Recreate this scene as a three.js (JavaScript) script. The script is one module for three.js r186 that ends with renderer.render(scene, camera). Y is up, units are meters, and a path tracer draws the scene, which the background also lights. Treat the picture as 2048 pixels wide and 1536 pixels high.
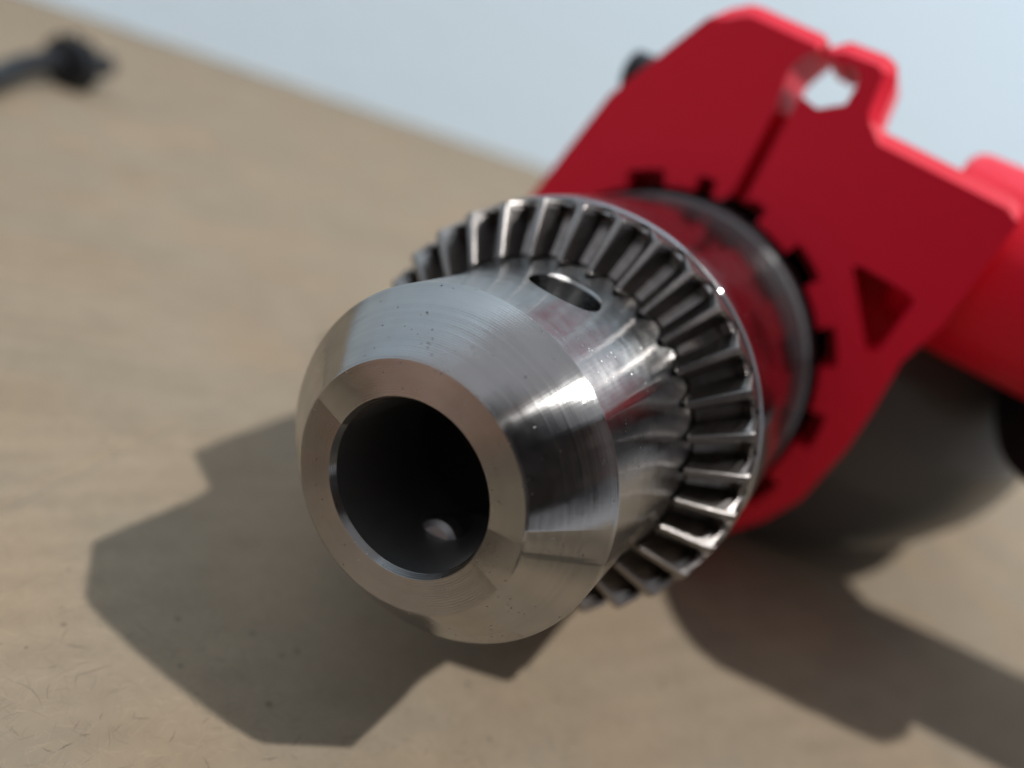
import * as THREE from 'three';
import { mergeGeometries, mergeVertices, toCreasedNormals } from 'three/addons/utils/BufferGeometryUtils.js';
import { Brush, Evaluator, SUBTRACTION } from 'three-bvh-csg';

// ---------------------------------------------------------------- camera, light, exposure
// Working frame in millimetres: a = sideways, b = height over the chuck axis, s = distance behind the nose face.
const AXIS = 28.5;                                   // height of the chuck axis over the board
const V = (a, b, s) => new THREE.Vector3(a / 1000, (b + AXIS) / 1000, -s / 1000);

const scene = new THREE.Scene();
const camera = new THREE.PerspectiveCamera(2 * Math.atan(768 / 1535) * 180 / Math.PI, 4 / 3, 0.004, 20);
camera.matrixAutoUpdate = true;
{
  const basis = new THREE.Matrix4().makeBasis(
    new THREE.Vector3(0.80876, 0.38508, -0.44455),
    new THREE.Vector3(-0.50887, 0.83713, -0.20063),
    new THREE.Vector3(0.29489, 0.38848, 0.87300));
  camera.quaternion.setFromRotationMatrix(basis);
  camera.position.copy(V(19.97, 33.01, -46.38));
}
camera.focus = 0.0605;
camera.userData.fStop = 10;

const renderer = new THREE.WebGLRenderer({ antialias: true });
renderer.setSize(1024, 768);
renderer.toneMapping = THREE.LinearToneMapping;
renderer.toneMappingExposure = 1;
renderer.shadowMap.enabled = true;

// even, colourless room light from all sides
{
  const px = new Float32Array(8 * 4 * 4);
  for (let i = 0; i < 32; i++) px.set([0.470, 0.480, 0.515, 1], i * 4);
  const room = new THREE.DataTexture(px, 8, 4, THREE.RGBAFormat, THREE.FloatType);
  room.mapping = THREE.EquirectangularReflectionMapping;
  room.magFilter = THREE.LinearFilter;
  room.needsUpdate = true;
  scene.background = room;
  scene.environment = room;
}
// the one lamp: high, to the right of the drill and a little behind it
const LAMP_DIST = 2000, EL = 1.125, AZ = 0.268;
const lampAt = V(LAMP_DIST * Math.cos(EL) * Math.cos(AZ), LAMP_DIST * Math.sin(EL), LAMP_DIST * Math.cos(EL) * Math.sin(AZ));
const lampLight = new THREE.PointLight(new THREE.Color(1.0, 0.985, 0.955), 10.3, 0, 2);
lampLight.position.copy(lampAt);
lampLight.castShadow = true;
lampLight.shadow.radius = 1.15;

// ---------------------------------------------------------------- helpers
function rng(seed) { let t = seed >>> 0; return () => { t += 0x6D2B79F5; let r = Math.imul(t ^ t >>> 15, 1 | t); r ^= r + Math.imul(r ^ r >>> 7, 61 | r); return ((r ^ r >>> 14) >>> 0) / 4294967296; }; }
const smooth = (e0, e1, x) => { const t = Math.min(1, Math.max(0, (x - e0) / (e1 - e0))); return t * t * (3 - 2 * t); };
function tileNoise(seed) {                            // value noise, periodic in both directions
  const R = rng(seed), N = 256, g = new Float32Array(N * N);
  for (let i = 0; i < g.length; i++) g[i] = R();
  return (x, y, px, py) => {
    const x0 = Math.floor(x), y0 = Math.floor(y), fx = x - x0, fy = y - y0;
    const u = fx * fx * (3 - 2 * fx), v = fy * fy * (3 - 2 * fy);
    const at = (i, j) => g[(((i % px) + px) % px) % N + ((((j % py) + py) % py) % N) * N];
    return (at(x0, y0) * (1 - u) + at(x0 + 1, y0) * u) * (1 - v) + (at(x0, y0 + 1) * (1 - u) + at(x0 + 1, y0 + 1) * u) * v;
  };
}
function texture(w, h, fill, srgb) {
  const data = new Uint8Array(w * h * 4);
  fill(data, w, h);
  const t = new THREE.DataTexture(data, w, h, THREE.RGBAFormat);
  t.wrapS = t.wrapT = THREE.RepeatWrapping;
  t.magFilter = THREE.LinearFilter; t.minFilter = THREE.LinearMipmapLinearFilter; t.generateMipmaps = true;
  if (srgb) t.colorSpace = THREE.SRGBColorSpace;
  t.needsUpdate = true;
  return t;
}
const toSRGB = (c) => c <= 0.0031308 ? c * 12.92 : 1.055 * Math.pow(c, 1 / 2.4) - 0.055;
const lin = (r, g, b) => new THREE.Color().setRGB(r, g, b);

const taken = new Map();
function mesh(name, geometry, material, parent) {
  const m = new THREE.Mesh(geometry, material);
  m.name = name; m.castShadow = true; m.receiveShadow = true;
  parent.add(m);
  return m;
}
// surface of revolution round the chuck axis; profile = [s, r] in mm; every profile segment keeps its own edge
function turned(profile, { n = 192, closed = false, creased = 20 } = {}) {
  const pos = [], uv = [], idx = [];
  const P = closed ? [...profile, profile[0]] : profile;
  let L = 0;
  const rows = P.map((p, i) => { if (i) L += Math.hypot(p[0] - P[i - 1][0], p[1] - P[i - 1][1]); return L; });
  for (let i = 0; i < P.length; i++) for (let k = 0; k <= n; k++) {
    const t = k / n * Math.PI * 2, c = Math.cos(t), q = Math.sin(t);
    const v = V(P[i][1] * c, P[i][1] * q, P[i][0]);
    pos.push(v.x, v.y, v.z); uv.push(k / n, rows[i] / 32);
  }
  for (let i = 0; i + 1 < P.length; i++) for (let k = 0; k < n; k++) {
    const a = i * (n + 1) + k, b = a + 1, c = a + n + 1, e = c + 1;
    idx.push(a, c, b, b, c, e);
  }
  const g = new THREE.BufferGeometry();
  g.setAttribute('position', new THREE.Float32BufferAttribute(pos, 3));
  g.setAttribute('uv', new THREE.Float32BufferAttribute(uv, 2));
  g.setIndex(idx);
  return toCreasedNormals(g, creased * Math.PI / 180);
}
// cuts tools out of a solid; worked in millimetres so that the cutter's tolerances fit
function carve(geometry, tools) {
  const ev = new Evaluator(); ev.useGroups = false; ev.attributes = ['position', 'normal', 'uv'];
  let out = new Brush(geometry.clone().scale(1000, 1000, 1000)); out.updateMatrixWorld();
  for (const t of tools) { const b = new Brush(t.clone().scale(1000, 1000, 1000)); b.updateMatrixWorld(); out = ev.evaluate(out, b, SUBTRACTION); out.updateMatrixWorld(); }
  return out.geometry.scale(0.001, 0.001, 0.001);
}
// the same about any axis: origin o, direction w (world units), profile [along, radius] in mm
function turnedAlong(o, w, profile, n = 72, creased = 25) {
  const g = new THREE.LatheGeometry(profile.map(([l, r]) => new THREE.Vector2(Math.max(r, 1e-4) / 1000, l / 1000)), n);
  const c = toCreasedNormals(g, creased * Math.PI / 180);
  c.applyQuaternion(new THREE.Quaternion().setFromUnitVectors(new THREE.Vector3(0, 1, 0), w.clone().normalize()));
  c.translate(o.x, o.y, o.z);
  return c;
}

// ---------------------------------------------------------------- textures and materials
const nA = tileNoise(11), nB = tileNoise(23), nC = tileNoise(37);

// brown packing board: pressed fibres, flecks, soft blotches; 160 mm to a side
const boardMaps = (() => {
  const W = 2048, R = rng(5), h = new Float32Array(W * W), dark = new Float32Array(W * W);
  for (let y = 0; y < W; y++) for (let x = 0; x < W; x++) {
    const u = x / W, v = y / W;
    h[y * W + x] = 0.30 * (nA(u * 220, v * 220, 220, 220) - 0.5) + 0.25 * (nB(u * 90, v * 120, 90, 120) - 0.5) + 0.55 * (nC(u * 30, v * 44, 30, 44) - 0.5) + 0.5 * (nA(u * 9, v * 12, 9, 12) - 0.5) + 0.17 * (0.1 + 1.4 * nB(u * 7, v * 12, 7, 12)) * Math.sin(6.2832 * (v * 37 + 0.8 * nA(u * 6, v * 8, 6, 8)));
  }
  const stroke = (len, amt, wide) => {
    let x = R() * W, y = R() * W, a = R() * 6.283; const bend = (R() - 0.5) * 0.05;
    for (let i = 0; i < len; i++) {
      x += Math.cos(a); y += Math.sin(a); a += bend + (R() - 0.5) * 0.1;
      const f = Math.sin(Math.PI * (i + 0.5) / len) * amt;
      for (let q = 0; q < wide; q++) { const k = ((Math.floor(y) + q + W) % W) * W + (Math.floor(x) + W) % W; dark[k] = Math.abs(f) > Math.abs(dark[k]) ? f : dark[k]; }
    }
  };
  for (let i = 0; i < 70000; i++) stroke(8 + R() * 26, (R() - 0.52) * 0.24, 2);
  for (let i = 0; i < 2200; i++) stroke(6 + R() * 22, 0.20 + R() * 0.16, 2);
  for (let i = 0; i < 420; i++) stroke(16 + R() * 44, 0.18 + R() * 0.2, 2);
  for (let i = 0; i < 260; i++) { const x = Math.floor(R() * W), y = Math.floor(R() * W), r = 2 + R() * 3; for (let j = -5; j <= 5; j++) for (let k = -5; k <= 5; k++) if (j * j + k * k < r * r) dark[((y + j + W) % W) * W + (x + k + W) % W] = 0.28 + 0.1 * R(); }
  const map = texture(W, W, (d) => {
    for (let i = 0; i < W * W; i++) {
      const y = Math.floor(i / W), x = i % W, u = x / W, v = y / W;
      const k = 1 + h[i] * 0.20 - dark[i], warm = (nB(u * 14, v * 18, 14, 18) - 0.5) * 0.07;
      d[i * 4] = 255 * toSRGB(0.292 * k * (1 + warm)); d[i * 4 + 1] = 255 * toSRGB(0.228 * k); d[i * 4 + 2] = 255 * toSRGB(0.157 * k * (1 - warm)); d[i * 4 + 3] = 255;
    }
  }, true);
  const bump = texture(1024, 1024, (d) => { for (let i = 0; i < 1024 * 1024; i++) { const y = Math.floor(i / 1024) * 2, x = (i % 1024) * 2, k = y * W + x; const q = 128 + 110 * (h[k] - dark[k]); d.set([q, q, q, 255], i * 4); } });
  return { map, bump };
})();
const boardMat = new THREE.MeshStandardMaterial({ map: boardMaps.map, bumpMap: boardMaps.bump, bumpScale: 0.00012, roughness: 0.86 });

// turned steel: rings of the cutting tool, small pits and bright nicks; u once round, v 32 mm
function steelMaps(seed, ringMM, pits, rough0, ringAt = () => 1) {
  const W = 2048, H = 1024, R = rng(seed);
  const ring = new Float32Array(H);
  for (let y = 0; y < H; y++) { const mm = y / H * 32; ring[y] = 0.5 * Math.sin(mm / ringMM * 6.283 + Math.sin(mm * 3.1) * 0.7) + (R() - 0.5) * 0.6 + 1.0 * (nA(mm * 4, 3, 128, 8) - 0.5) + 1.1 * (nB(mm * 1.5, 5, 48, 8) - 0.5); }
  const pit = new Float32Array(W * H), nick = new Float32Array(W * H);
  const blob = (arr, cx, cy, rx, ry, amt) => {
    for (let j = -Math.ceil(ry); j <= Math.ceil(ry); j++) for (let i = -Math.ceil(rx); i <= Math.ceil(rx); i++) {
      const q = i * i / (rx * rx) + j * j / (ry * ry); if (q > 1) continue;
      const k = ((cy + j + H) % H) * W + (cx + i + W) % W; arr[k] = Math.max(arr[k], amt * (1 - q * q));
    }
  };
  for (let c = 0; c < pits; c++) {                        // pits come in loose clusters
    const cx = Math.floor(R() * W), cy = Math.floor(R() * H), n = 1 + Math.floor(R() * R() * 9);
    for (let i = 0; i < n; i++) blob(pit, Math.floor(cx + (R() - 0.5) * 90 + W) % W, Math.floor(cy + (R() - 0.5) * 130 + H) % H, 1.3 + R() * 2.4, 1.5 + R() * 3.2, 0.4 + R() * 0.6);
  }
  for (let c = 0; c < pits; c++) blob(nick, Math.floor(R() * W), Math.floor(R() * H), 1 + R() * 4, 1 + R() * 2, 0.5 + R() * 0.5);
  const bump = texture(W, H, (d) => { for (let y = 0; y < H; y++) for (let x = 0; x < W; x++) { const k = y * W + x, f = 0.75 + 0.5 * nB(x / W * 24, y / H * 10, 24, 10); const q = Math.min(255, Math.max(0, 140 + 16 * ringAt(y / H * 32) * ring[y] * f - 70 * pit[k] + 85 * nick[k])); d.set([q, q, q, 255], k * 4); } });
  const map = texture(W, H, (d) => { for (let y = 0; y < H; y++) for (let x = 0; x < W; x++) { const k = y * W + x, m = 1 + 0.05 * ring[y] + 0.10 * (nC(x / W * 40, y / H * 22, 40, 22) - 0.5) - 0.35 * pit[k]; d.set([255 * toSRGB(0.42 * m), 255 * toSRGB(0.415 * m), 255 * toSRGB(0.41 * m), 255], k * 4); } }, true);
  const rough = texture(W, H, (d) => { for (let y = 0; y < H; y++) for (let x = 0; x < W; x++) { const k = y * W + x, q = 255 * Math.min(1, rough0(y / H * 32) + 0.05 * nA(x / W * 18, y / H * 9, 18, 9) + 0.05 * nB(x / W * 130, y / H * 60, 130, 60) + 0.3 * pit[k]); d.set([q, q, q, 255], k * 4); } });
  return { map, bump, rough };
}
const sm = steelMaps(71, 0.21, 190, (mm) => mm < 3.9 ? 0.18 : mm < 11.0 ? 0.135 : 0.12, (mm) => mm < 3.9 ? 3.6 : mm < 11.0 ? 4.0 : 1.0);
const steel = new THREE.MeshPhysicalMaterial({ anisotropy: 1, anisotropyRotation: Math.PI / 2, map: sm.map, bumpMap: sm.bump, bumpScale: 0.00003, roughnessMap: sm.rough, roughness: 1, metalness: 1 });
const sm2 = steelMaps(93, 0.34, 30, () => 0.11);
const sleeveSteel = new THREE.MeshPhysicalMaterial({ color: lin(0.80, 0.80, 0.83), anisotropy: 0.5, anisotropyRotation: Math.PI / 2, map: sm2.map, bumpMap: sm2.bump, bumpScale: 0.000006, roughnessMap: sm2.rough, roughness: 1.05, metalness: 1 });

const grainBump = texture(512, 512, (d) => { const R = rng(8); for (let y = 0; y < 512; y++) for (let x = 0; x < 512; x++) { const q = 255 * (0.5 * nA(x / 512 * 128, y / 512 * 128, 128, 128) + 0.3 * nB(x / 2, y / 2, 256, 256) + 0.2 * R()); d.set([q, q, q, 255], (y * 512 + x) * 4); } });
const gearMap = texture(512, 512, (d) => { for (let y = 0; y < 512; y++) for (let x = 0; x < 512; x++) { const m = 0.85 + 0.3 * nC(x / 512 * 60, y / 512 * 60, 60, 60); d.set([255 * toSRGB(0.27 * m), 255 * toSRGB(0.25 * m), 255 * toSRGB(0.24 * m), 255], (y * 512 + x) * 4); } }, true);
const gearSteel = new THREE.MeshStandardMaterial({ map: gearMap, bumpMap: grainBump, bumpScale: 0.00002, roughness: 0.3, metalness: 1 });
const boreSteel = new THREE.MeshStandardMaterial({ color: lin(0.40, 0.395, 0.39), bumpMap: grainBump, bumpScale: 0.00001, roughness: 0.48, metalness: 1 });
const noseGrey = new THREE.MeshStandardMaterial({ color: lin(0.06, 0.06, 0.066), bumpMap: grainBump, bumpScale: 0.00001, roughness: 0.42 });
const jawSteel = new THREE.MeshStandardMaterial({ color: lin(0.33, 0.32, 0.32), roughness: 0.4, metalness: 1 });
const redPlastic = new THREE.MeshPhysicalMaterial({ side: THREE.DoubleSide, color: lin(0.84, 0.006, 0.034), bumpMap: grainBump, bumpScale: 0.00003, roughness: 0.5, specularIntensity: 0.6 });
const housingGrey = new THREE.MeshPhysicalMaterial({ color: lin(0.088, 0.087, 0.084), bumpMap: grainBump, bumpScale: 0.00002, roughness: 0.34 });
const blackPlastic = new THREE.MeshStandardMaterial({ color: lin(0.008, 0.008, 0.009), roughness: 0.5 });
const blackSteel = new THREE.MeshStandardMaterial({ color: lin(0.012, 0.013, 0.017), roughness: 0.45, metalness: 0.2 });
const wallBump = texture(512, 512, (d) => { for (let y = 0; y < 512; y++) for (let x = 0; x < 512; x++) { const q = 255 * (0.6 * nA(x / 8, y / 8, 64, 64) + 0.4 * nB(x / 3, y / 3, 170, 170)); d.set([q, q, q, 255], (y * 512 + x) * 4); } });
const wallPaint = new THREE.MeshStandardMaterial({ color: lin(0.70, 0.85, 0.97), bumpMap: wallBump, bumpScale: 0.0004, roughness: 0.9 });

// ---------------------------------------------------------------- the board and the wall behind it
{
  // a fold line runs across the sheet: the sheet is laid out along it
  const dir = new THREE.Vector2(-0.174, 0.985), nor = new THREE.Vector2(0.985, 0.174), o = new THREE.Vector2(-40.8, 3.9);
  const cols = [[-700, 0], [-300, 0], [-60, 0], [-1.6, 0], [-1.0, -0.08], [-0.3, -0.34], [0.3, -0.34], [1.0, -0.08], [1.6, 0], [60, 0], [300, 0], [520, 0]];
  const rowsA = [-190, -120, -60, 0, 60, 200, 600, 1100];
  const pos = [], uv = [], idx = [];
  const thick = 6;
  const put = (x, y, z) => { const p = o.clone().addScaledVector(nor, x).addScaledVector(dir, z); const w = V(p.x, y - AXIS, p.y); pos.push(w.x, w.y, w.z); uv.push((p.x * 0.525 + p.y * 0.851) / 160, (p.x * 0.851 - p.y * 0.525) / 160); };
  for (const z of rowsA) for (const [x, y] of cols) put(x, y, z);
  for (const z of rowsA) for (const [x] of cols) put(x, -thick, z);
  const C = cols.length, Rn = rowsA.length, at = (r, c, k = 0) => k * C * Rn + r * C + c;
  for (let r = 0; r + 1 < Rn; r++) for (let c = 0; c + 1 < C; c++) {
    idx.push(at(r, c), at(r, c + 1), at(r + 1, c), at(r, c + 1), at(r + 1, c + 1), at(r + 1, c));
    idx.push(at(r, c, 1), at(r + 1, c, 1), at(r, c + 1, 1), at(r, c + 1, 1), at(r + 1, c, 1), at(r + 1, c + 1, 1));
  }
  const side = (a, b, c, d) => idx.push(a, b, c, b, d, c);
  for (let c = 0; c + 1 < C; c++) { side(at(0, c, 1), at(0, c + 1, 1), at(0, c), at(0, c + 1)); side(at(Rn - 1, c), at(Rn - 1, c + 1), at(Rn - 1, c, 1), at(Rn - 1, c + 1, 1)); }
  for (let r = 0; r + 1 < Rn; r++) { side(at(r, 0), at(r + 1, 0), at(r, 0, 1), at(r + 1, 0, 1)); side(at(r, C - 1, 1), at(r + 1, C - 1, 1), at(r, C - 1), at(r + 1, C - 1)); }
  let g = new THREE.BufferGeometry();
  g.setAttribute('position', new THREE.Float32BufferAttribute(pos, 3));
  g.setAttribute('uv', new THREE.Float32BufferAttribute(uv, 2));
  g.setIndex(idx);
  g = toCreasedNormals(g, 0.12);
  const board = mesh('board', g, boardMat, scene);
  board.userData = { kind: 'structure', label: 'brown packing board with a faint fold line, under the drill', category: 'board' };

  // wall: stands along the far side of the board, turned with respect to the drill
  const L = 2600, Hh = 1500, T = 80, e = new THREE.Vector2(0.525, 0.851);
  const mid = new THREE.Vector2(-222, 272).addScaledVector(new THREE.Vector2(-0.851, 0.525), T / 2).addScaledVector(e, 300);
  const wg = new THREE.BoxGeometry(L / 1000, Hh / 1000, T / 1000);
  const wuv = wg.attributes.uv; for (let i = 0; i < wuv.count; i++) wuv.setXY(i, wuv.getX(i) * 12, wuv.getY(i) * 7);
  const wall = mesh('wall', wg, wallPaint, scene);
  wall.position.copy(V(mid.x, Hh / 2 - AXIS + 0.3, mid.y));
  wall.rotation.y = Math.atan2(0.851, 0.525);
  wall.userData = { kind: 'structure', label: 'plain white wall behind the brown board', category: 'wall' };
}

// ---------------------------------------------------------------- the drill
const drill = new THREE.Group();
drill.name = 'power_drill';
drill.userData = { label: 'power drill with steel keyed chuck and red handle collar, lying on brown board', category: 'drill' };
scene.add(drill);

// chuck body: nose face, cone, barrel; three key holes; three jaws deep in the bore
let chuckBody;
{
  const prof = [[0.7, 7.12], [0.0, 7.42], [-0.02, 7.55], [-0.02, 10.30], [0.10, 10.52], [4.95, 15.33], [5.25, 15.52], [14, 15.62], [17, 15.68], [19.2, 15.85], [20.6, 16.12], [22.5, 16.4], [30, 16.4], [30, 12], [29.6, 9.3], [13.6, 8.6], [13.2, 7.12]];
  const holes = [91, 211, 331].map((t) => {
    const q = t * Math.PI / 180, dir = new THREE.Vector3(Math.cos(q), Math.sin(q), 0);
    return turnedAlong(V(0, 0, 16.2).addScaledVector(dir, 0.0094), dir, [[0, 0], [0, 2.2], [1.2, 3.45], [6.1, 3.45], [6.3, 3.6], [9, 3.6], [9, 0]], 64, 20);
  });
  chuckBody = mesh('chuck_body', carve(turned(prof, { n: 256, closed: true, creased: 18 }), holes), steel, drill);
  chuckBody.userData.label = 'bright turned steel chuck nose with key hole';
  mesh('bore', turned([[0.6, 7.1], [13, 7.0], [13.4, 8.4], [29.5, 9.2], [30.5, 11], [55, 11], [55.5, 0.01]], { n: 96 }), boreSteel, chuckBody);
  for (const [t, deep] of [[-78, 0], [42, 5], [162, 5]]) {
    const q = t * Math.PI / 180, dir = new THREE.Vector3(Math.cos(q), Math.sin(q), 0);
    const from = V(0, 0, 21 + deep).addScaledVector(dir, 0.0118), to = V(0, 0, 6.6 + deep).addScaledVector(dir, 0.0078);
    const w = to.clone().sub(from), l = w.length() * 1000;
    mesh('jaw', turnedAlong(from, w, [[0, 0], [0, 2.5], [l - 1.2, 2.5], [l - 0.35, 2.1], [l, 1.5], [l + 0.1, 0]], 40), jawSteel, chuckBody);
  }
}

// toothed sleeve behind the nose: ring of bevel teeth, then a bright cylinder
const TEETH = 33;
const sleeve = mesh('toothed_sleeve', turned([
  [27.2, 22.16], [27.45, 22.34], [27.9, 22.44], [30, 22.46], [57.6, 22.75], [58.2, 22.6], [58.6, 22.2], [58.6, 12]], { n: 198 }), sleeveSteel, drill);
mesh('gear_ring', turned([[25.2, 16.5], [24.1, 16.5], [24.0, 16.75], [25.9, 19.0], [26.95, 20.6], [26.8, 21.0], [26.2, 21.35], [25.9, 21.5], [25.85, 21.62], [26.0, 21.7], [27.15, 21.75], [27.2, 22.16]], { n: 198, creased: 40 }), gearSteel, sleeve);
{
  const st = [[16.55, 21.45, 24.1, 0], [16.8, 21.35, 24.2, 1], [18.5, 22.25, 25.7, 1], [20.2, 23.2, 26.8, 1], [21.2, 23.75, 26.7, 1], [21.75, 24.1, 26.3, 1], [22.1, 24.35, 26.2, 0.75]];
  const pos = [], uv = [], idx = [];
  const rowsT = st.map(([r, tip, root, full]) => {
    const p = 2 * Math.PI * r / TEETH, land = p * 0.085 * (0.8 + 0.2 * full), base = p * (r > 21.6 ? 0.40 : 0.36), bev = 0.14;
    const top = tip + (full < 1 ? 0.12 : 0), out = root + 0.5;
    return [[-base - 0.05, out], [-base, root - 0.25], [-land - 0.05 - bev * 0.7, top + 0.42], [-land - bev * 0.55, top + bev], [-land + bev * 0.4, top], [0, top - 0.01], [land - bev * 0.4, top], [land + bev * 0.55, top + bev], [land + 0.05 + bev * 0.7, top + 0.42], [base, root - 0.25], [base + 0.05, out]].map(([t, s]) => [t, s, r]);
  });
  const K = rowsT[0].length;
  rowsT.forEach((row, i) => row.forEach(([t, s, r], k) => { pos.push(t / 1000, r / 1000, -s / 1000); uv.push(r / 12, k / K * 0.5); }));
  for (let i = 0; i + 1 < rowsT.length; i++) for (let k = 0; k + 1 < K; k++) { const a = i * K + k; idx.push(a, a + K, a + 1, a + 1, a + K, a + K + 1); }
  for (const i of [0, rowsT.length - 1]) { const b = i * K; for (let k = 1; k + 1 < K; k++) i ? idx.push(b, b + k + 1, b + k) : idx.push(b, b + k, b + k + 1); }
  let g = new THREE.BufferGeometry();
  g.setAttribute('position', new THREE.Float32BufferAttribute(pos, 3));
  g.setAttribute('uv', new THREE.Float32BufferAttribute(uv, 2));
  g.setIndex(idx);
  g = toCreasedNormals(g, 0.62);
  for (let k = 0; k < TEETH; k++) {
    const t = mesh('gear_tooth', g, gearSteel, sleeve);
    t.position.set(0, AXIS / 1000, 0);
    t.rotation.z = (114.2 + k * 360 / TEETH) * Math.PI / 180 - Math.PI / 2;
  }
}

// grey bearing collar between chuck and gearbox
mesh('spindle_collar', turned([[59.0, 12], [59.0, 22.2], [59.15, 22.8], [59.6, 23.2], [60.3, 23.35], [61.5, 23.35], [86, 23.3], [86, 12]], { n: 160, creased: 30 }), noseGrey, drill);

// red handle collar: split ring with clamp lugs, notched bore, triangular pocket
const collarFront = 62, collarDeep = 19;
let collar;
{
  const A = (deg, r) => [r * Math.cos(deg * Math.PI / 180), r * Math.sin(deg * Math.PI / 180)];
  const outer = [[2.45, 25.6], [2.3, 36], [2.25, 39.9], [4.9, 39.3], [7.7, 41.0], [7.8, 43.9], [6.9, 45.0], [5.6, 45.2], [4.8, 44.6], [4.1, 45.0], [2.8, 44.9], [2.35, 45.8], [3.5, 47.3], [4.3, 47.8], [9.0, 47.9], [10.6, 47.3], [11.5, 45.9], [12.2, 41.3], [12.7, 40.4], [13.6, 40.0], [17.5, 39.83], [21.6, 39.6], [25.8, 39.42], [30.0, 39.2], [31.4, 38.4], [31.9, 37.0], [31.4, 22.5], [29.9, 16.5], [30.4, 9], [30.4, 2.7], [29.2, -6.7], [26.8, -12.2], [23.2, -17.2], [17, -22.4], [9, -26.4], [0, -27.6], [-10, -26.4], [-18, -22.3], [-24.6, -15.5], [-28.2, -8], [-29, 0], [-28.6, 5], [-26.2, 13.7], [-21.4, 30.5], [-13.2, 44.0], [-11.6, 46.2], [-9.4, 47.5], [-8.0, 47.7], [1.1, 47.4], [1.6, 46.9], [0.4, 44.4], [-0.5, 42.4], [-0.5, 41.4], [0.15, 37.4], [0.3, 34], [0.4, 25.7]];
  const notches2 = [[64.7, 52.3], [38.7, 26.2], [12, 0], [-14, -26], [-40, -52], [-66, -78], [-92, -104], [-118, -130], [-144, -156], [-170, -182], [-196, -208]];
  const R0 = 24.3, R1 = 26.5;
  // inner edge runs from the left side of the slit round (anticlockwise) to its right side
  const inner = [];
  let cur = 91.5; const end = 360 + 84;
  for (const [a, b] of [[94.5, 100.5], [110.5, 123], ...notches2.map(([x, y]) => [y + 360, x + 360]).filter(([a]) => a > 130 && a < 440).sort((p, q) => p[0] - q[0])]) {
    for (let t = cur; t < a - 0.3; t += 3) inner.push(A(t, R0));
    inner.push(A(a, R0), A(a + 0.25, R1), A((a + b) / 2, R1), A(b - 0.25, R1), A(b, R0));
    cur = b + 1.5;
  }
  for (let t = cur; t < end - 7; t += 3) inner.push(A(t, R0));
  inner.push(A(end - 6.4, R0), A(end - 6.2, R1), A(end - 1.4, R1));
  // front face, bevel ring (broad along the upper outer edges), long sides, back face
  const contour = [...outer, ...inner], triPts = [[18.6, 24.2], [19.4, 24.7], [26.4, 24.3], [27.2, 23.5], [26.9, 16.6], [26.2, 15.6], [25.3, 15.9]];
  const bevel = ([x, y], i, list) => {
    if (list !== contour || i >= outer.length) return [0, 0, 0.3];
    if (x > 12.9 && y > 37.5) return [0, -1.6, 2.1];
    if (x > 9.8 && y > 40.2) return [y > 46.5 ? -1.0 : -1.6, y > 46.5 ? -1.6 : 0, 2.2];
    if (y > 46.0 && x > -13) return [x < -8.5 ? 0.6 : 0, -1.7, 2.4];
    return [0, 0, 0.3];
  };
  const pos = [], uv = [], add = (x, y, z) => { const v = V(x, y, z); pos.push(v.x, v.y, v.z); uv.push(x * 0.06 + z * 0.021, y * 0.06 + z * 0.013); };
  const fronts = [];
  for (const list of [contour, triPts]) {
    const F = list.map((p, i) => { const [dx, dy, dz] = bevel(p, i, list); return [[p[0] + dx, p[1] + dy, collarFront], [p[0], p[1], collarFront + dz], [p[0], p[1], collarFront + collarDeep]]; });
    fronts.push(F.map((f) => f[0]));
    for (let i = 0; i < F.length; i++) { const A0 = F[i], B0 = F[(i + 1) % F.length]; for (let r = 0; r < 2; r++) for (const [m, e] of [[A0, r], [B0, r], [A0, r + 1], [B0, r], [B0, r + 1], [A0, r + 1]]) add(...m[e]); }
  }
  const toV2 = (l) => l.map(([x, y]) => new THREE.Vector2(x, y));
  for (const [lists, z] of [[fronts, collarFront], [[contour, triPts], collarFront + collarDeep]]) {
    const flat = [...lists[0], ...lists[1]];
    for (const t of THREE.ShapeUtils.triangulateShape(toV2(lists[0]), [toV2(lists[1])])) for (const i of t) add(flat[i][0], flat[i][1], z);
  }
  let g = new THREE.BufferGeometry();
  g.setAttribute('position', new THREE.Float32BufferAttribute(pos, 3));
  g.setAttribute('uv', new THREE.Float32BufferAttribute(uv, 2));
  collar = mesh('handle_collar', toCreasedNormals(g, 0.35), redPlastic, drill);
  collar.userData.label = 'red plastic split collar with notched bore';
  // floor of the triangular pocket
  const pf = new THREE.ExtrudeGeometry(new THREE.Shape([[18, 25], [28, 25], [27.4, 15], [25, 15]].map(([x, y]) => new THREE.Vector2(x / 1000, y / 1000))), { depth: 0.002, bevelEnabled: false });
  pf.translate(0, AXIS / 1000, -(collarFront + 12) / 1000);
  mesh('pocket_floor', pf, redPlastic, collar);
  const web = new THREE.BoxGeometry(0.0034, 0.0125, 0.013), wp = V(1.3, 31.2, collarFront + collarDeep - 6.9); web.translate(wp.x, wp.y, wp.z);
  mesh('slit_web', web, redPlastic, collar);
  mesh('notch_floor', turned([[68.5, 25.0], [68.5, 27.3], [74, 27.3], [74, 25.0]], { n: 120, closed: true }), redPlastic, collar);
  // clamp bolt with black head on the far lug
  mesh('clamp_bolt', turnedAlong(V(-23.6, 34.4, collarFront + 9), new THREE.Vector3(1, 0, 0), [[0, 0], [0, 2.6], [0.5, 3.2], [4.2, 3.3], [4.4, 2.0], [26, 2.0], [26, 0]], 40), blackSteel, collar);
}

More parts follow.
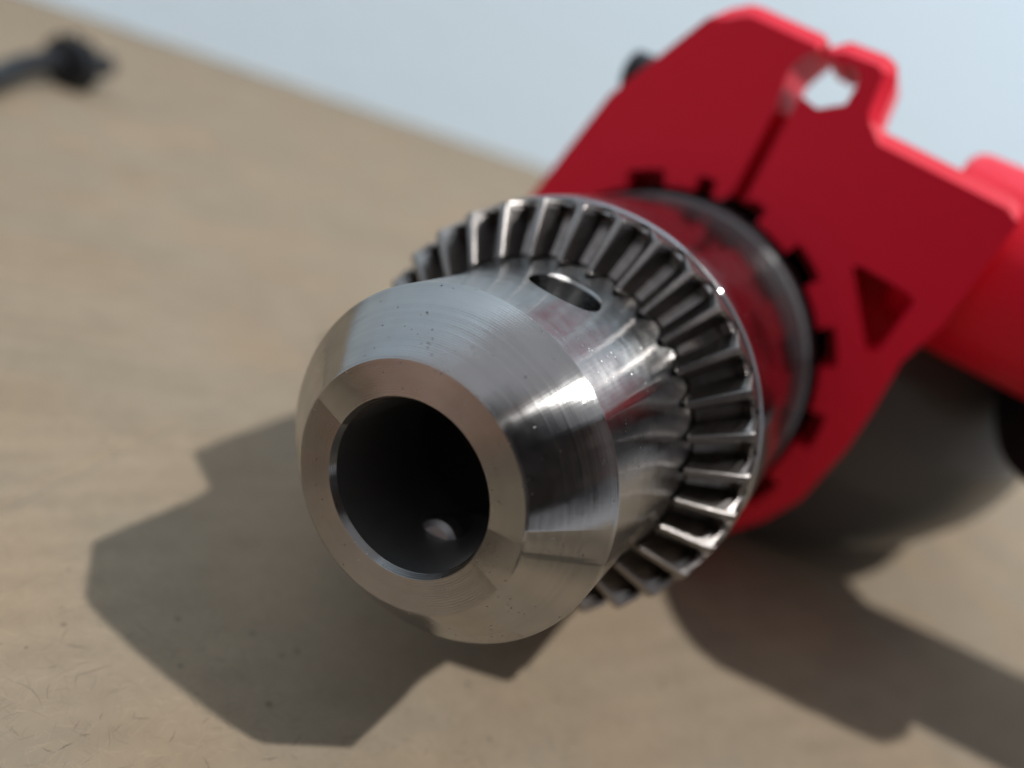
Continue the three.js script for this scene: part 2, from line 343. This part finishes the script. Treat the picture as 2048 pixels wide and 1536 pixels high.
// side handle screwed into the collar: red boss, black flanges and grip
{
  const w = new THREE.Vector3(0.9985, 0, 0.055);
  const o = V(24, 30.5, 78.5);
  const boss = mesh('handle_boss', turnedAlong(o, w, [[0, 0], [0, 11.6], [0.8, 12.6], [2, 13], [24, 13.1], [25.2, 12.7], [25.8, 11.8], [25.8, 0]], 96), redPlastic, collar);
  boss.userData.label = 'round red boss on the collar arm';
  const w2 = new THREE.Vector3(0.963, 0, -0.268), o2 = V(22.5, 30.5, 68.5);
  const handle = mesh('side_handle', turnedAlong(o2, w2, [[26, 0], [26, 9], [28.4, 9], [28.6, 20.4], [29.3, 22.2], [30.2, 22.6], [34, 22.6], [34.8, 21.6], [35, 14], [36.6, 14], [36.9, 21.5], [37.8, 22.5], [42, 22.5], [43, 21.5], [43.2, 14], [44.8, 14], [45.1, 21.4], [46, 22.4], [51, 22], [53, 20.4], [54, 15.2], [58, 13.9], [75, 14.6], [95, 15.2], [130, 14.2], [140, 12], [144, 7], [145, 0]], 96), blackPlastic, drill);
  handle.userData.label = 'black side handle with ringed flange';
}

// grey gearbox and body housing: round at the collar, spreading sideways behind it
{
  const sec = [[80, 0, 25.5], [82.5, 6, 26.6], [86, 17, 27.6], [92, 24, 28.0], [100, 29, 28.2], [112, 34, 28.3], [130, 39, 28.35], [170, 43, 28.4], [230, 44, 28.4], [236, 43, 27], [239, 40, 23]];
  const N = 96, pos = [], uv = [], idx = [];
  for (const [s, c, r] of sec) for (let k = 0; k <= N; k++) {
    const t = k / N * Math.PI * 2 - Math.PI / 2;                      // starts at the bottom
    const x = r * Math.cos(t) + (Math.cos(t) > 0 ? c : 0) * smooth(0, 0.35, Math.cos(t)), y = r * Math.sin(t);
    const v = V(x, y, s); pos.push(v.x, v.y, v.z); uv.push(k / N * 14, s / 14);
  }
  for (let i = 0; i + 1 < sec.length; i++) for (let k = 0; k < N; k++) { const a = i * (N + 1) + k; idx.push(a, a + 1, a + N + 1, a + 1, a + N + 2, a + N + 1); }
  for (const i of [0, sec.length - 1]) { const [s] = sec[i], v = V(i ? 20 : 0, 0, s), q = pos.length / 3; pos.push(v.x, v.y, v.z); uv.push(0, 0); for (let k = 0; k < N; k++) { const a = i * (N + 1) + k; i ? idx.push(a, a + 1, q) : idx.push(a + 1, a, q); } }
  let g = new THREE.BufferGeometry();
  g.setAttribute('position', new THREE.Float32BufferAttribute(pos, 3));
  g.setAttribute('uv', new THREE.Float32BufferAttribute(uv, 2));
  g.setIndex(idx);
  const hs = mesh('gearbox_housing', toCreasedNormals(g, 0.5), housingGrey, drill);
  hs.userData.label = 'smooth grey gearbox housing';
}

// ---------------------------------------------------------------- chuck key lying on the board by the wall
{
  const key = new THREE.Group(); key.name = 'chuck_key';
  key.position.copy(V(-181, -AXIS, 93));
  key.userData = { label: 'black chuck key with flared gear head, lying on the board by the wall', category: 'chuck key' };
  scene.add(key);
  const rel = (a, b, s) => V(a, b - AXIS, s).sub(key.position);
  const shank = new THREE.TubeGeometry(new THREE.CatmullRomCurve3([rel(-118, 3.4, 14), rel(-146, 3.6, 44), rel(-170, 4.4, 73), rel(-180, 6.2, 87), rel(-183.5, 7, 96), rel(-185, 7, 102)]), 60, 0.0027, 16);
  mesh('shank', shank, blackSteel, key);
  const o = rel(-183.6, 7.0, 98), w = rel(-190.5, 6.5, 117).sub(o);
  const head = mesh('gear_head', turnedAlong(o, w, [[0, 0], [0, 4.2], [1, 6.6], [5, 6.8], [10.5, 4.0], [10.8, 0]], 48), blackSteel, key);
  mesh('pilot_pin', turnedAlong(o, w, [[10.4, 0], [10.4, 3.6], [18.5, 3.3], [21.4, 1.9], [21.8, 0]], 32), blackSteel, key);
  const wn = w.clone().normalize(), side = new THREE.Vector3(-wn.z, 0, wn.x).normalize(), up = new THREE.Vector3().crossVectors(side, wn).normalize();
  const tg = new THREE.CylinderGeometry(0.0007, 0.0011, 0.0078, 6);
  for (let k = 0; k < 11; k++) {
    const t = k / 11 * Math.PI * 2, rad = side.clone().multiplyScalar(Math.cos(t)).addScaledVector(up, Math.sin(t));
    const p0 = o.clone().addScaledVector(wn, 0.0048).addScaledVector(rad, 0.0068), p1 = o.clone().addScaledVector(wn, 0.0105).addScaledVector(rad, 0.0043);
    const m = mesh('tooth', tg, blackSteel, head);
    m.position.copy(p0).add(p1).multiplyScalar(0.5);
    m.quaternion.setFromUnitVectors(new THREE.Vector3(0, 1, 0), p1.clone().sub(p0).normalize());
  }
}

// ---------------------------------------------------------------- out of the frame: what the steel mirrors
{
  // the phone that takes the picture, seen as the dark band on the cone
  const phone = new THREE.Group(); phone.name = 'phone';
  phone.userData = { label: 'black phone held in front of the drill, outside the picture', category: 'phone' };
  const back = new THREE.Vector3(0, 0, 1).applyQuaternion(camera.quaternion);
  const right = new THREE.Vector3(1, 0, 0).applyQuaternion(camera.quaternion), up = new THREE.Vector3(0, 1, 0).applyQuaternion(camera.quaternion);
  phone.position.copy(camera.position).addScaledVector(back, 0.010).addScaledVector(right, 0.062).addScaledVector(up, -0.012);
  phone.quaternion.copy(camera.quaternion);
  scene.add(phone);
  const s = new THREE.Shape(), hw = 0.078, hh = 0.037, r = 0.009;
  s.moveTo(-hw + r, -hh); s.lineTo(hw - r, -hh); s.quadraticCurveTo(hw, -hh, hw, -hh + r); s.lineTo(hw, hh - r); s.quadraticCurveTo(hw, hh, hw - r, hh); s.lineTo(-hw + r, hh); s.quadraticCurveTo(-hw, hh, -hw, hh - r); s.lineTo(-hw, -hh + r); s.quadraticCurveTo(-hw, -hh, -hw + r, -hh);
  const g = new THREE.ExtrudeGeometry(s, { depth: 0.006, bevelEnabled: true, bevelSize: 0.001, bevelThickness: 0.001, bevelSegments: 3 });
  mesh('phone_body', g, new THREE.MeshStandardMaterial({ color: lin(0.012, 0.012, 0.015), roughness: 0.35 }), phone);
  mesh('lens', new THREE.CylinderGeometry(0.005, 0.005, 0.002, 40).rotateX(Math.PI / 2).translate(-0.062, 0.012, -0.0018), blackPlastic, phone);

  // whoever holds the phone: dark shirt, right arm reaching to the phone
  const person = new THREE.Group(); person.name = 'person';
  person.userData = { label: 'person in a dark shirt leaning over the board and holding the phone', category: 'person' };
  person.position.copy(V(300, -AXIS - 300, -520));
  scene.add(person);
  const W = (a, y, s) => V(a, y - AXIS, s).sub(person.position);
  const L = (x, y, z) => new THREE.Vector3(x, y, z).multiplyScalar(0.001).applyQuaternion(phone.quaternion).add(phone.position).sub(person.position);
  const J = {
    pelvis: W(320, -260, -540), chest: W(285, 160, -450), neck: W(255, 330, -400), crown: W(222, 455, -345), chin: W(205, 395, -325),
    sr: W(420, 255, -360), er: W(400, 75, -170), wr: W(212, 104, 8), sl: W(140, 255, -540), el: W(10, 55, -390), wl: W(-66, 36, -200), hl: W(-50, 24, -128),
  };
  const cap = (a, b, r0, r1) => ({ a, b, r0: r0 / 1000, r1: r1 / 1000 });
  const field = (caps, k) => (p) => {
    let d = 1e3;
    for (const c of caps) {
      const ab = c.b.clone().sub(c.a), t = Math.min(1, Math.max(0, p.clone().sub(c.a).dot(ab) / Math.max(1e-9, ab.lengthSq())));
      const q = p.distanceTo(c.a.clone().addScaledVector(ab, t)) - (c.r0 + (c.r1 - c.r0) * t);
      const h = Math.max(0, Math.min(1, 0.5 + 0.5 * (d - q) / k)); d = d * (1 - h) + q * h - k * h * (1 - h);
    }
    return d;
  };
  // surface nets over a box
  function skinOf(caps, cell, k) {
    const lo = new THREE.Vector3(1e3, 1e3, 1e3), hi = lo.clone().negate();
    for (const c of caps) for (const [v, r] of [[c.a, c.r0], [c.b, c.r1]]) { lo.min(v.clone().subScalar(r + 3 * cell)); hi.max(v.clone().addScalar(r + 3 * cell)); }
    const n = hi.clone().sub(lo).divideScalar(cell).ceil(), nx = n.x + 1, ny = n.y + 1, nz = n.z + 1, f = field(caps, k), D = new Float32Array(nx * ny * nz), q = new THREE.Vector3();
    const at = (i, j, l) => (l * ny + j) * nx + i;
    for (let l = 0; l < nz; l++) for (let j = 0; j < ny; j++) for (let i = 0; i < nx; i++) D[at(i, j, l)] = f(q.set(lo.x + i * cell, lo.y + j * cell, lo.z + l * cell));
    const id = new Int32Array(nx * ny * nz).fill(-1), pos = [], idx = [];
    for (let l = 0; l + 1 < nz; l++) for (let j = 0; j + 1 < ny; j++) for (let i = 0; i + 1 < nx; i++) {
      let c = 0, x = 0, y = 0, z = 0;
      for (let e = 0; e < 12; e++) {
        const ax = e >> 2, u = e & 1, v = (e >> 1) & 1, A = ax === 0 ? [0, u, v] : ax === 1 ? [u, 0, v] : [u, v, 0], B = A.slice(); B[ax] = 1;
        const a = D[at(i + A[0], j + A[1], l + A[2])], b = D[at(i + B[0], j + B[1], l + B[2])];
        if ((a < 0) === (b < 0)) continue;
        const t = a / (a - b); c++; x += A[0] + (B[0] - A[0]) * t; y += A[1] + (B[1] - A[1]) * t; z += A[2] + (B[2] - A[2]) * t;
      }
      if (c) { id[at(i, j, l)] = pos.length / 3; pos.push(lo.x + (i + x / c) * cell, lo.y + (j + y / c) * cell, lo.z + (l + z / c) * cell); }
    }
    for (let l = 1; l + 1 < nz; l++) for (let j = 1; j + 1 < ny; j++) for (let i = 1; i + 1 < nx; i++) {
      const a = D[at(i, j, l)] < 0;
      for (const [b, w] of [[D[at(i + 1, j, l)] < 0, [at(i, j - 1, l - 1), at(i, j, l - 1), at(i, j, l), at(i, j - 1, l)]], [D[at(i, j + 1, l)] < 0, [at(i - 1, j, l - 1), at(i - 1, j, l), at(i, j, l), at(i, j, l - 1)]], [D[at(i, j, l + 1)] < 0, [at(i - 1, j - 1, l), at(i, j - 1, l), at(i, j, l), at(i - 1, j, l)]]]) {
        if (a === b) continue;
        const v = w.map((m) => id[m]); if (v.includes(-1)) continue;
        a ? idx.push(v[0], v[1], v[2], v[0], v[2], v[3]) : idx.push(v[0], v[2], v[1], v[0], v[3], v[2]);
      }
    }
    const g = new THREE.BufferGeometry(); g.setAttribute('position', new THREE.Float32BufferAttribute(pos, 3)); g.setIndex(idx); g.computeVertexNormals();
    return g;
  }
  const hand = [cap(J.wr, L(104, -6, 10), 27, 24), cap(L(100, 22, 3), L(100, -28, 3), 15, 15)];
  [[28, 42, 8.5], [11, 36, 9], [-6, 40, 8.6], [-22, 50, 7.6]].forEach(([y, tip, r]) => hand.push(cap(L(100, y, 2), L(90, y, -12), r + 2, r), cap(L(90, y, -12), L((90 + tip) / 2 + 4, y, -14), r, r - 0.6), cap(L((90 + tip) / 2 + 4, y, -14), L(tip, y * 0.92, -11), r - 0.6, r - 1.8)));
  hand.push(cap(L(100, 24, 6), L(82, 24, 17), 12, 10), cap(L(82, 24, 17), L(58, 14, 17.5), 10, 8));
  const left = [cap(J.wl, J.hl, 26, 22), cap(W(-66, 21, -112), W(-30, 21, -112), 17, 16)];
  [[-70, -62, -58, 8], [-55, -46, -47, 8.6], [-40, -28, -42, 9], [-26, -12, -46, 8.6]].forEach(([k, t, d, r]) => left.push(cap(W(k, 21, -112), W((k * 0.6 + t * 0.4), 21, -90), r + 3, r + 0.5), cap(W((k * 0.6 + t * 0.4), 21, -90), W(t * 0.8 + k * 0.2, 15, d - 20), r + 0.5, r), cap(W(t * 0.8 + k * 0.2, 15, d - 20), W(t, 9, d), r, r - 1.2)));
  left.push(cap(W(-30, 20, -124), W(-8, 14, -108), 12, 10), cap(W(-8, 14, -108), W(8, 10, -90), 10, 8.5));
  const skin = new THREE.MeshPhysicalMaterial({ color: lin(0.40, 0.22, 0.155), roughness: 0.55 });
  const arms = [cap(J.chest, J.neck, 120, 62), cap(J.neck, J.chin, 58, 60), cap(J.chin, J.crown, 66, 88), cap(J.crown, J.crown, 92, 92), cap(W(190, 418, -308), W(180, 404, -298), 12, 14), cap(J.sr, J.er, 54, 42), cap(J.er, J.wr, 42, 27), cap(J.sl, J.el, 54, 42), cap(J.el, J.wl, 40, 26), cap(J.pelvis, J.chest, 140, 135)];
  const bodyG = mergeGeometries([skinOf(arms, 0.013, 0.03), skinOf(hand, 0.0045, 0.004), skinOf(left, 0.0045, 0.004)]);
  const body = mesh('body', bodyG, skin, person);
  mesh('shirt', skinOf([cap(J.pelvis, J.chest, 162, 158), cap(J.chest, J.neck, 150, 66), cap(J.chest, J.sr, 120, 74), cap(J.chest, J.sl, 120, 74), cap(J.sr, J.er, 70, 56), cap(J.er, J.er.clone().lerp(J.wr, 0.8), 56, 42), cap(J.sl, J.el, 70, 56), cap(J.el, J.el.clone().lerp(J.wl, 0.8), 54, 42)], 0.016, 0.03), new THREE.MeshStandardMaterial({ color: lin(0.018, 0.019, 0.026), roughness: 0.95 }), body);
  mesh('hair', skinOf([cap(J.crown.clone().add(new THREE.Vector3(0.012, 0.014, 0.016)), J.crown.clone().add(new THREE.Vector3(0.03, -0.03, 0.035)), 96, 78)], 0.012, 0.02), new THREE.MeshStandardMaterial({ color: lin(0.012, 0.01, 0.009), roughness: 0.6 }), body);

  // the lamp
  const lamp = new THREE.Group(); lamp.name = 'ceiling_lamp';
  lamp.userData = { label: 'small round white bulb in a hanging socket, above the drill outside the picture', category: 'lamp' };
  lamp.position.copy(lampAt);
  scene.add(lamp);
  mesh('bulb', new THREE.SphereGeometry(0.03, 48, 24), new THREE.MeshStandardMaterial({ color: lin(0.9, 0.9, 0.9), emissive: lin(1, 0.98, 0.95), emissiveIntensity: 60 }), lamp);
  mesh('socket', new THREE.LatheGeometry([[0.0001, 0.029], [0.016, 0.029], [0.019, 0.034], [0.019, 0.075], [0.003, 0.085], [0.003, 0.5], [0.0001, 0.5]].map(([x, y]) => new THREE.Vector2(x, y)), 32), blackPlastic, lamp);
  scene.add(lampLight);
}

renderer.render(scene, camera);
